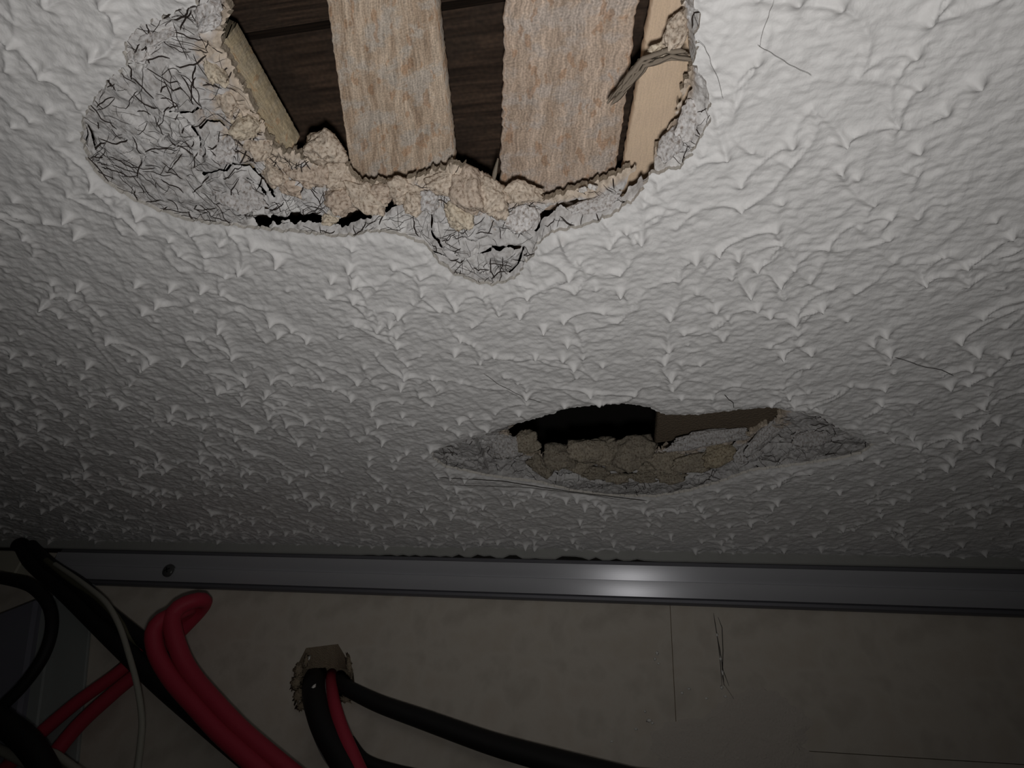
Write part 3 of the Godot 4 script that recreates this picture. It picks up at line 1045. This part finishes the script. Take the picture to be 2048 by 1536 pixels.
func build_wall() -> void:
	var w := structure("wall_back", "beige plastered wall below the ceiling with cables running over it", "wall")
	var body := CSGBox3D.new()
	body.name = "plaster_face"
	body.size = Vector3(4.2, 2.5, 0.06)
	body.position = Vector3(0, 1.25, -D - 0.03)
	body.material = M.wall
	w.add_child(body)
	cut("cable_hole", poly_wall(HOLE_OUT), 0.045, body)
	cut("joint", slit([[1339, 1190], [1341, 1230], [1346, 1330], [1352, 1445]], 0.0006), 0.002, body)
	cut("joint", slit([[1612, 1502], [1800, 1514], [2060, 1530], [2300, 1545]], 0.0005), 0.002, body)
	put("core", box(Vector3(0, 1.25, -D - 0.09), Vector3(4.2, 2.5, 0.05)), M.void, w)
	# broken slope round the cable hole
	var s := Sheet.new()
	var n := 72
	var nz := noise(400, 91, 1)
	var lo := poly_wall(HOLE_OUT)
	var li := poly_wall(HOLE_IN, -0.016)
	for q in 5:
		for k in n + 1:
			var f := float(k % n) / n
			var a := along(lo, f)
			var b := along(li, f)
			var t := float(q) / 4
			var p := a.lerp(b, t)
			var d := nz.get_noise_2d(p.x, p.y)
			s.v.append(Vector3(p.x, p.y, -D - 0.0004 - 0.016 * t + d * 0.0022 * (0.4 if q == 0 else 1.0)))
			s.c.append(Color.WHITE)
	for q in 5:
		for k in n + 1:
			var du := s.v[q * (n + 1) + (k + 1) % n] - s.v[q * (n + 1) + (k + n - 1) % n]
			var dv := s.v[mini(q + 1, 4) * (n + 1) + k] - s.v[maxi(q - 1, 0) * (n + 1) + k]
			var nn := du.cross(dv).normalized()
			s.n.append(nn if nn.z > 0 else -nn)
	for q in 4:
		for k in n:
			var j := q * (n + 1) + k
			s.i.append_array([j, j + 1, j + n + 2, j, j + n + 2, j + n + 1])
	put("broken_edge", s.mesh(), M.wall_core, w)
	for k in [[596, 1342, 16, 26, 10, 401], [592, 1366, 18, 24, -8, 402], [597, 1392, 18, 22, 14, 403], [602, 1412, 18, 14, 0, 404], [690, 1398, 26, 10, -12, 405], [612, 1322, 8, 22, 12, 406], [698, 1330, 10, 40, 24, 407]]:
		bit(w, "plaster_crumb", k, M.wall_core)
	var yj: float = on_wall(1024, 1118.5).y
	put("joint_shade_strip", box(Vector3(-0.2, yj + 0.001, -D + 0.0004), Vector3(2.2, 0.010, 0.0016)), M.void, w)  # added near-black strip: painted shade for the gap between batten and metal strip
	# filler smeared over the lower part of the wall
	var patch := Sheet.new()
	var po := poly_wall([[1300, 1470], [1330, 1445], [1400, 1432], [1450, 1400], [1500, 1372], [1560, 1385], [1600, 1420], [1630, 1450], [1610, 1490], [1640, 1520], [1620, 1600], [1340, 1610], [1310, 1540]])
	var mid := Vector2.ZERO
	for p in po:
		mid += p / po.size()
	var m := 90
	for q in 13:
		for k in m + 1:
			var p := mid.lerp(along(po, float(k % m) / m), q / 12.0)
			var d := noise(60, 95, 1).get_noise_2d(p.x, p.y) * 0.0007 + noise(260, 96, 1).get_noise_2d(p.x, p.y) * 0.00025
			p += (p - mid) * noise(90, 97).get_noise_2d(p.x, p.y) * 0.12
			patch.v.append(Vector3(p.x, p.y, -D + (0.0006 + d) * clampf((12 - q) / 2.0, 0, 1) - 0.00005))
	for q in 13:
		for k in m + 1:
			var du := patch.v[q * (m + 1) + (k + 1) % m] - patch.v[q * (m + 1) + (k + m - 1) % m]
			var dv := patch.v[mini(q + 1, 12) * (m + 1) + k] - patch.v[maxi(q - 1, 0) * (m + 1) + k]
			var nn := du.cross(dv).normalized() if q > 0 else Vector3(0, 0, 1)
			patch.n.append(nn if nn.z > 0 else -nn)
	for q in 12:
		for k in m:
			var j := q * (m + 1) + k
			patch.i.append_array([j, j + 1, j + m + 2, j, j + m + 2, j + m + 1])
	put("filler_patch", patch.mesh(), M.filler, w)
	# scratches and specks of paint
	var sc := Sheet.new()
	for line in [[[1427, 1226], [1430, 1245], [1437, 1290], [1441, 1330], [1444, 1376]], [[1436, 1234], [1444, 1255], [1446, 1300], [1445, 1350], [1447, 1370]], [[1432, 1260], [1440, 1300], [1446, 1340], [1458, 1372]], [[1443, 1320], [1445, 1345], [1449, 1372]], [[1448, 1368], [1468, 1398]]]:
		strand(sc, line.map(func(p): return on_wall(p[0], p[1], 0.0001)), 0.00032)
	put("scratch_marks", sc.mesh(), M.pencil, w)
	for k in [[1314, 1306, 5, 7], [1310, 1318, 4, 6], [1317, 1327, 5, 4], [1298, 1441, 9, 6], [1305, 1446, 5, 5], [1272, 1458, 6, 4], [1378, 1378, 6, 4], [1364, 1386, 5, 5], [1413, 1397, 5, 4], [1451, 1393, 6, 4], [1223, 1483, 6, 3], [1434, 1270, 4, 6], [1441, 1318, 4, 8], [1445, 1345, 4, 9], [1443, 1375, 5, 6], [1290, 1423, 4, 4]]:
		bit(w, "paint_speck", [k[0], k[1], k[2], k[3], 0, int(k[0])], M.flake)
	# grey batten between ceiling and metal strip
	var b := Sheet.new()
	var y0 := TOP + 0.004
	var y1: float = on_wall(1024, 1118.5).y
	var x0 := -1.2
	var x1 := 0.8
	var zb := -D + 0.006
	var wav := noise(14, 98, 1)
	var chip := noise(70, 99, 1)
	var cells := 320
	for k in cells + 1:
		var x := lerpf(x0, x1, float(k) / cells)
		var e := chip.get_noise_2d(x, 0.0)
		var dip := clampf((e + 0.02) * 0.014, 0, 0.0032) * smoothstep(0.20, 0.02, absf(x + 0.10))
		for r in [[y0, zb, Vector3(0, 0, 1)], [y1 + 0.0010 + dip, zb + wav.get_noise_2d(x, 1) * 0.0006, Vector3(0, 0, 1)], [y1 + 0.0003 + dip, zb - 0.001, Vector3(0, -0.7, 0.7)], [y1 + 0.0003 + dip, -D - 0.002, Vector3(0, -1, 0)]]:
			b.v.append(Vector3(x, r[0], r[1]))
			b.n.append(Vector3(r[2]).normalized())
	for k in cells:
		for r in 3:
			var j := k * 4 + r
			b.i.append_array([j, j + 1, j + 5, j, j + 5, j + 4])
	var tr := put("trim_1", b.mesh(), M.trim)
	tag(tr, "thin grey chipped batten between the stippled ceiling and the metal strip", "trim")
	tr.set_meta("kind", "structure")

func along(p: PackedVector2Array, f: float) -> Vector2:
	var total := 0.0
	for k in p.size():
		total += p[k].distance_to(p[(k + 1) % p.size()])
	var at := f * total
	for k in p.size():
		var q := p[(k + 1) % p.size()]
		var d := p[k].distance_to(q)
		if at <= d:
			return p[k].lerp(q, at / d)
		at -= d
	return p[0]

func bit(parent: Node, called: String, k: Array, m: Material) -> void:      # a crumb on the wall: u, v, width, height in frame pixels, turn, seed
	var c := on_wall(k[0], k[1], 0.0)
	var px := (c - EYE).dot(VIEW * Vector3(0, 0, -1)) / PX * 0.5
	var n := noise(3.4, k[5], 1)
	var s := Sheet.new()
	var rot := Basis(Vector3(0, 0, 1), deg_to_rad(k[4]))
	for j in 258:
		var p := sphere_v[j]
		var q := p * (1.0 + 1.3 * n.get_noise_3dv(p))
		s.v.append(rot * Vector3(q.x * k[2] * px, q.y * k[3] * px, q.z * minf(k[2], k[3]) * px * 0.7))
		s.n.append(rot * p)
	s.i = small_i.duplicate()
	var o := put(called, s.mesh(), m, parent)
	o.position = c

func build_cables() -> void:
	# metal strip: a channel with a grooved face and rolled edges
	var st := thing("metal_strip", "long brushed aluminium edging strip screwed to the wall under the ceiling", "metal strip")
	var yt: float = on_wall(1024, 1131).y
	var yb: float = on_wall(1024, 1189).y
	var ylt: float = on_wall(1024, 1120.5).y
	var ylb: float = on_wall(1024, 1200).y
	var xl: float = on_wall(112, 1140).x
	var ym := (yt + yb) / 2
	# face profile: two shallow crowns with a groove between
	var prof := []
	for half in [[yt, ym + 0.0006], [ym - 0.0006, yb]]:
		for k in 9:
			var f := k / 8.0
			prof.append(Vector2(lerpf(half[0], half[1], f), 0.006 + 0.0024 * (1 - f) + 0.0008 * (1 - pow(2 * f - 1, 2))))
	st.position = Vector3(xl, ym, -D)
	put("face", extrude(prof, xl, 1.6, Vector3(xl, ym, -D)), M.aluminium, st)
	put("rolled_edge", extrude([Vector2(ylt, 0.0), Vector2(ylt, 0.0042), Vector2(ylt - 0.0008, 0.0052), Vector2(yt + 0.0014, 0.0054), Vector2(yt + 0.0006, 0.0048), Vector2(yt, 0.006)], xl, 1.6, Vector3(xl, ym, -D)), M.aluminium_edge, st)
	put("rolled_edge", extrude([Vector2(yb, 0.006), Vector2(yb - 0.0006, 0.0046), Vector2(yb - 0.0014, 0.0052), Vector2(ylb + 0.0012, 0.0050), Vector2(ylb + 0.0002, 0.0036), Vector2(ylb, 0.0)], xl, 1.6, Vector3(xl, ym, -D)), M.aluminium_edge, st)
	var sp := on_wall(335, 1140, 0.0104)
	var head := lathe([Vector2(0, 0.0014), Vector2(0.0018, 0.0013), Vector2(0.0038, 0.0009), Vector2(0.0054, 0.0002), Vector2(0.0064, -0.0010), Vector2(0.0064, -0.0030)], 28)
	var sw := put("screw", head, M.screw, st)
	sw.position = sp - st.position
	for a in [0.5, 0.5 + PI / 2]:
		var sl := put("slot", box(Vector3.ZERO, Vector3(0.0058, 0.0012, 0.0004)), M.rubber_black, sw)
		sl.position.z = 0.0013
		sl.rotation.z = a
	# cream end block left of the strip
	var bc := on_wall(8, 1128, 0.008)
	var bl := put("trunking_end", box(Vector3(0, 0, 0), Vector3(0.060, 0.0255, 0.016), 0.0015), M.cream_block)
	bl.position = bc
	tag(bl, "cream trunking end at the far left, in line with the metal strip", "trunking")
	# grey box
	var gb := thing("junction_box", "dark grey plastic box with a paler flange at the left edge", "box")
	var hi := on_wall(193, 1166, 0.0)
	var lean := on_wall(170, 1420, 0.0)
	var fw := 0.20
	var fh := 0.17
	var turn := atan2(lean.x - hi.x, hi.y - lean.y)
	gb.position = Vector3(hi.x, hi.y, -D)
	gb.rotation.z = turn
	put("flange", box(Vector3(-fw / 2, -fh / 2, 0.002), Vector3(fw, fh, 0.004), 0.001), M.flange_grey, gb)
	put("rim", box(Vector3(-fw / 2 - 0.018, -fh / 2, 0.006), Vector3(fw - 0.036, fh - 0.001, 0.010), 0.0015), M.flange_grey, gb)
	put("cover", box(Vector3(-fw / 2 - 0.030, -fh / 2, 0.012), Vector3(fw - 0.036, fh - 0.004, 0.014), 0.003), M.box_grey, gb)
	# cables: [name, label, group, material, [[u, v, distance from the wall] ...], radii in frame pixels]
	cable("black_cable", "thick black cable curving round over the grey box at the left edge", M.rubber_black, [[-60, 1150, .035], [0, 1156, .038], [60, 1172, .040], [94, 1205, .040], [104, 1250, .040], [88, 1310, .038], [45, 1372, .036], [-10, 1425, .034], [-70, 1475, .032]], [11, 11, 11.5, 12])
	cable("black_cable", "thick black cable running down behind the folded red cables, lower of the pair", M.rubber_black, [[40, 1090, .006], [72, 1128, .012], [140, 1190, .016], [230, 1280, .018], [320, 1368, .018], [420, 1456, .018], [540, 1560, .018]], [16, 18, 19, 19, 18])
	cable("black_cable", "black cable from the strip's left end, upper of the pair behind the red cables", M.rubber_black, [[62, 1092, .010], [98, 1130, .016], [160, 1172, .020], [215, 1225, .022], [285, 1280, .016], [360, 1345, .014], [470, 1440, .010], [600, 1570, .010]], [12, 15, 14, 13, 13])
	cable("olive_cable", "thin olive cable lying along the black cables below the strip", M.cable_olive, [[92, 1120, .022], [140, 1158, .028], [190, 1190, .030], [226, 1226, .030], [256, 1268, .022], [286, 1296, .016], [330, 1335, .014]], [5, 7, 6, 5])
	cable("white_cable", "thin off-white cable hanging straight down in front of the black cables", M.cable_white, [[110, 1128, .026], [160, 1162, .034], [210, 1203, .040], [238, 1250, .042], [258, 1310, .042], [274, 1370, .042], [284, 1440, .040], [280, 1500, .040], [270, 1570, .040]], [4, 5, 5.5, 6, 7])
	cable("red_cable", "thick red cable folded sharply back on itself, the right one of the pair", M.rubber_red, [[70, 1560, .018], [150, 1458, .016], [225, 1388, .015], [300, 1325, .014], [362, 1262, .014], [398, 1224, .018], [410, 1204, .028], [396, 1200, .038], [362, 1212, .046], [344, 1234, .048], [348, 1270, .046], [366, 1320, .040], [393, 1362, .036], [440, 1415, .034], [490, 1466, .032], [575, 1538, .030], [640, 1590, .028]], [15, 14, 13, 13, 14, 16, 17, 17, 17, 17, 18])
	cable("red_cable", "thick red cable folded back on itself, the left one of the pair", M.rubber_red, [[-10, 1560, .020], [60, 1486, .018], [150, 1408, .016], [230, 1350, .014], [300, 1292, .013], [365, 1238, .018], [380, 1216, .030], [355, 1226, .042], [320, 1244, .050], [307, 1268, .051], [315, 1310, .047], [346, 1362, .042], [393, 1415, .038], [442, 1468, .036], [524, 1542, .034], [590, 1600, .032]], [14, 13, 12, 13, 15, 17, 17, 17, 18, 19])
	cable("black_cable", "thick black cable crossing the bottom left corner in front", M.rubber_black, [[-60, 1400, .045], [0, 1440, .045], [48, 1478, .044], [80, 1520, .042], [110, 1580, .040]], [22, 24, 24])
	cable("cream_cable", "flat cream cable at the very bottom left, passing behind the thick black cable", M.cable_white, [[-40, 1482, .030], [0, 1500, .030], [60, 1530, .030], [130, 1566, .030]], [8, 9, 9])
	cable("cream_cable", "short cream cable with a cut white end at the bottom left", M.cable_white, [[97, 1500, .030], [112, 1508, .030], [160, 1545, .030], [200, 1575, .030]], [5, 8, 8])
	# cables out of the hole in the wall
	cable("black_cable", "thick black cable coming out of the hole in the wall and bending down", M.rubber_black, [[632, 1352, -.035], [628, 1368, -.008], [630, 1400, .012], [645, 1450, .022], [672, 1500, .026], [710, 1560, .028]], [22, 23, 24, 26])
	cable("red_cable", "single red cable coming out of the hole in the wall beside a black one", M.rubber_red, [[663, 1350, -.035], [663, 1370, -.006], [668, 1405, .014], [682, 1455, .024], [702, 1505, .028], [730, 1570, .030]], [11, 12, 14, 17])
	cable("grey_cable", "thin grey cable squeezed between the black and red cables in the wall hole", M.cable_grey, [[648, 1350, -.035], [648, 1366, -.006], [651, 1400, .014], [656, 1420, .014], [668, 1470, .006]], [4, 4, 4])
	cable("grey_cable", "thin grey cable emerging below the thick black cable at the bottom", M.cable_grey, [[622, 1450, .004], [632, 1478, .006], [650, 1515, .008], [690, 1570, .008]], [3, 4, 4])
	cable("black_cable", "black cable leaving the wall hole and sloping away to the lower right", M.rubber_black, [[680, 1356, -.035], [684, 1366, -.010], [702, 1380, .006], [760, 1408, .010], [850, 1440, .010], [980, 1486, .010], [1100, 1520, .011], [1260, 1562, .012]], [13, 14, 16, 19, 22, 25])
	cable("black_cable", "black cable at the bottom edge behind the single red cable", M.rubber_black, [[700, 1480, .004], [730, 1520, .006], [790, 1542, .006], [880, 1560, .006]], [10, 12, 12])
	for k in [[614, 1321, -0.001, "white plaster flake stuck in the upper left of the wall hole"], [625, 1378, 0.0165, "white plaster flake resting on the black cable in the wall hole"]]:
		var c := on_wall(k[0], k[1], k[2])
		var s := Sheet.new()
		var n := noise(2.0, int(k[0]), 1)
		for j in 258:
			var p := sphere_v[j]
			var q := p * (1.0 + 0.5 * n.get_noise_3dv(p))
			s.v.append(Basis(Vector3(0, 0, 1), -0.45) * Vector3(q.x * 0.0016, q.y * 0.0042, q.z * 0.0012))
			s.n.append(Basis(Vector3(0, 0, 1), -0.45) * p)
		s.i = small_i.duplicate()
		var o := put("plaster_chip", s.mesh(), M.flake)
		o.position = c
		tag(o, k[3], "plaster chip")

func cable(called: String, label: String, m: Material, pts: Array, radii: Array) -> void:
	var line := []
	var r := []
	var base := on_wall(pts[0][0], pts[0][1], pts[0][2])
	for k in pts.size():
		var p: Array = pts[k]
		var w := on_wall(p[0], p[1], p[2])
		line.append(w - base)
		var f := float(k) / (pts.size() - 1) * (radii.size() - 1)
		var px := lerpf(radii[int(f)], radii[mini(int(f) + 1, radii.size() - 1)], f - int(f))
		r.append(px * (w - EYE).dot(VIEW * Vector3(0, 0, -1)) / PX)
	for last in [true, false]:                                   # runs on beyond the frame, sagging down the wall
		var e: Array = pts[pts.size() - 1] if last else pts[0]
		if e[0] < 0 or e[1] > 1536:
			var k := line.size() - 1 if last else 0
			var dirn: Vector3 = (line[k] - line[k - 1 if last else 1]).normalized()
			dirn.z *= 0.2
			var one: Vector3 = line[k] + dirn * 0.10
			var two := one + (dirn * 0.5 + Vector3(0, -0.7, 0)) * 0.25
			for p in [one, two]:
				if last:
					line.append(p)
					r.append(r[r.size() - 1])
				else:
					line.push_front(p)
					r.push_front(r[0])
	var o := put(called, tube(line, r, 18), m)
	o.position = base
	tag(o, label, "cable")

func extrude(prof: Array, x0: float, length: float, base: Vector3) -> ArrayMesh:    # a profile of (height, distance from the wall) run along the wall
	var s := Sheet.new()
	for k in prof.size() - 1:
		var a: Vector2 = prof[k]
		var b: Vector2 = prof[k + 1]
		var off := Vector3(x0, 0, -D) - base
		s.quad(off + Vector3(0, a.x, a.y), off + Vector3(length, a.x, a.y), off + Vector3(length, b.x, b.y), off + Vector3(0, b.x, b.y), Color.WHITE, Vector2(0, 0), Vector2(1, 0), Vector2(1, 1), Vector2(0, 1))
	# left end
	var k0 := s.v.size()
	var q := prof.duplicate()
	q.append(Vector2(prof[prof.size() - 1].x, 0))
	q.append(Vector2(prof[0].x, 0))
	for p in q:
		s.v.append(Vector3(x0, p.x, p.y - D) - base)
		s.n.append(Vector3.LEFT)
		s.c.append(Color.WHITE)
		s.uv.append(Vector2.ZERO)
	for k in range(1, q.size() - 1):
		s.i.append_array([k0, k0 + k, k0 + k + 1])
	return s.mesh()

func lathe(prof: Array, sides: int) -> ArrayMesh:       # a profile of (radius, height) turned about z
	var s := Sheet.new()
	for k in prof.size():
		var a: Vector2 = prof[maxi(k - 1, 0)]
		var b: Vector2 = prof[mini(k + 1, prof.size() - 1)]
		var t := (b - a).normalized()
		for j in sides + 1:
			var w := TAU * j / sides
			s.v.append(Vector3(cos(w) * prof[k].x, sin(w) * prof[k].x, prof[k].y))
			s.n.append(Vector3(cos(w) * -t.y, sin(w) * -t.y, t.x).normalized())
	for k in prof.size() - 1:
		for j in sides:
			var q := k * (sides + 1) + j
			s.i.append_array([q, q + 1, q + sides + 2, q, q + sides + 2, q + sides + 1])
	return s.mesh()

func build_small() -> void:
	# loose threads hanging on the ceiling
	for k in [[[[1398, 82], [1410, 95], [1428, 140], [1448, 198]], "long loose thread on the ceiling right beside the large hole", 0.00006], [[[1514, 90], [1535, 102], [1575, 128], [1625, 152]], "fine thread lying slantwise on the ceiling right of the large hole", 0.00006], [[[1548, 0], [1530, 50], [1520, 95]], "fine thread running up to the top edge of the photo", 0.00005],
		[[[1448, 790], [1456, 800], [1466, 806], [1469, 816]], "short curled hair at the upper edge of the small hole", 0.00016], [[[968, 748], [1000, 770], [1048, 794], [1085, 806]], "fine dark thread slanting over the stipple above the small hole", 0.00011], [[[1790, 715], [1850, 735], [1885, 740], [1905, 752]], "dark thread among the stipple at the right, above the small hole", 0.00014],
		[[[872, 955], [1000, 962], [1150, 985], [1296, 1002]], "long dark scratched fibre just below the small hole", 0.0002], [[[900, 970], [1050, 975], [1180, 990], [1240, 1000]], "second dark fibre just under the small hole's left half", 0.00013], [[[1420, 1104], [1428, 1112], [1434, 1110]], "tiny dark fluff on the grey batten above the metal strip", 0.0004]]:
		var s := Sheet.new()
		var line := []
		var base := on_ceiling(k[0][0][0], k[0][0][1], -0.003)
		var cu := Curve2D.new()
		for p in k[0]:
			cu.add_point(Vector2(p[0], p[1]))
		var steps := 24
		for q in steps + 1:
			var p := cu.sample_baked(cu.get_baked_length() * q / steps)
			var wob := noise(0.03, 33).get_noise_2d(p.x, p.y) * 3.0
			line.append(on_ceiling(p.x + wob, p.y, -0.003 if k[2] < 0.0004 else -0.001) - base)
		strand(s, line, k[2])
		var o := put("thread", s.mesh(), M.cobweb if k[0][0][1] < 300 else M.hair)
		o.position = base
		tag(o, k[1], "thread")
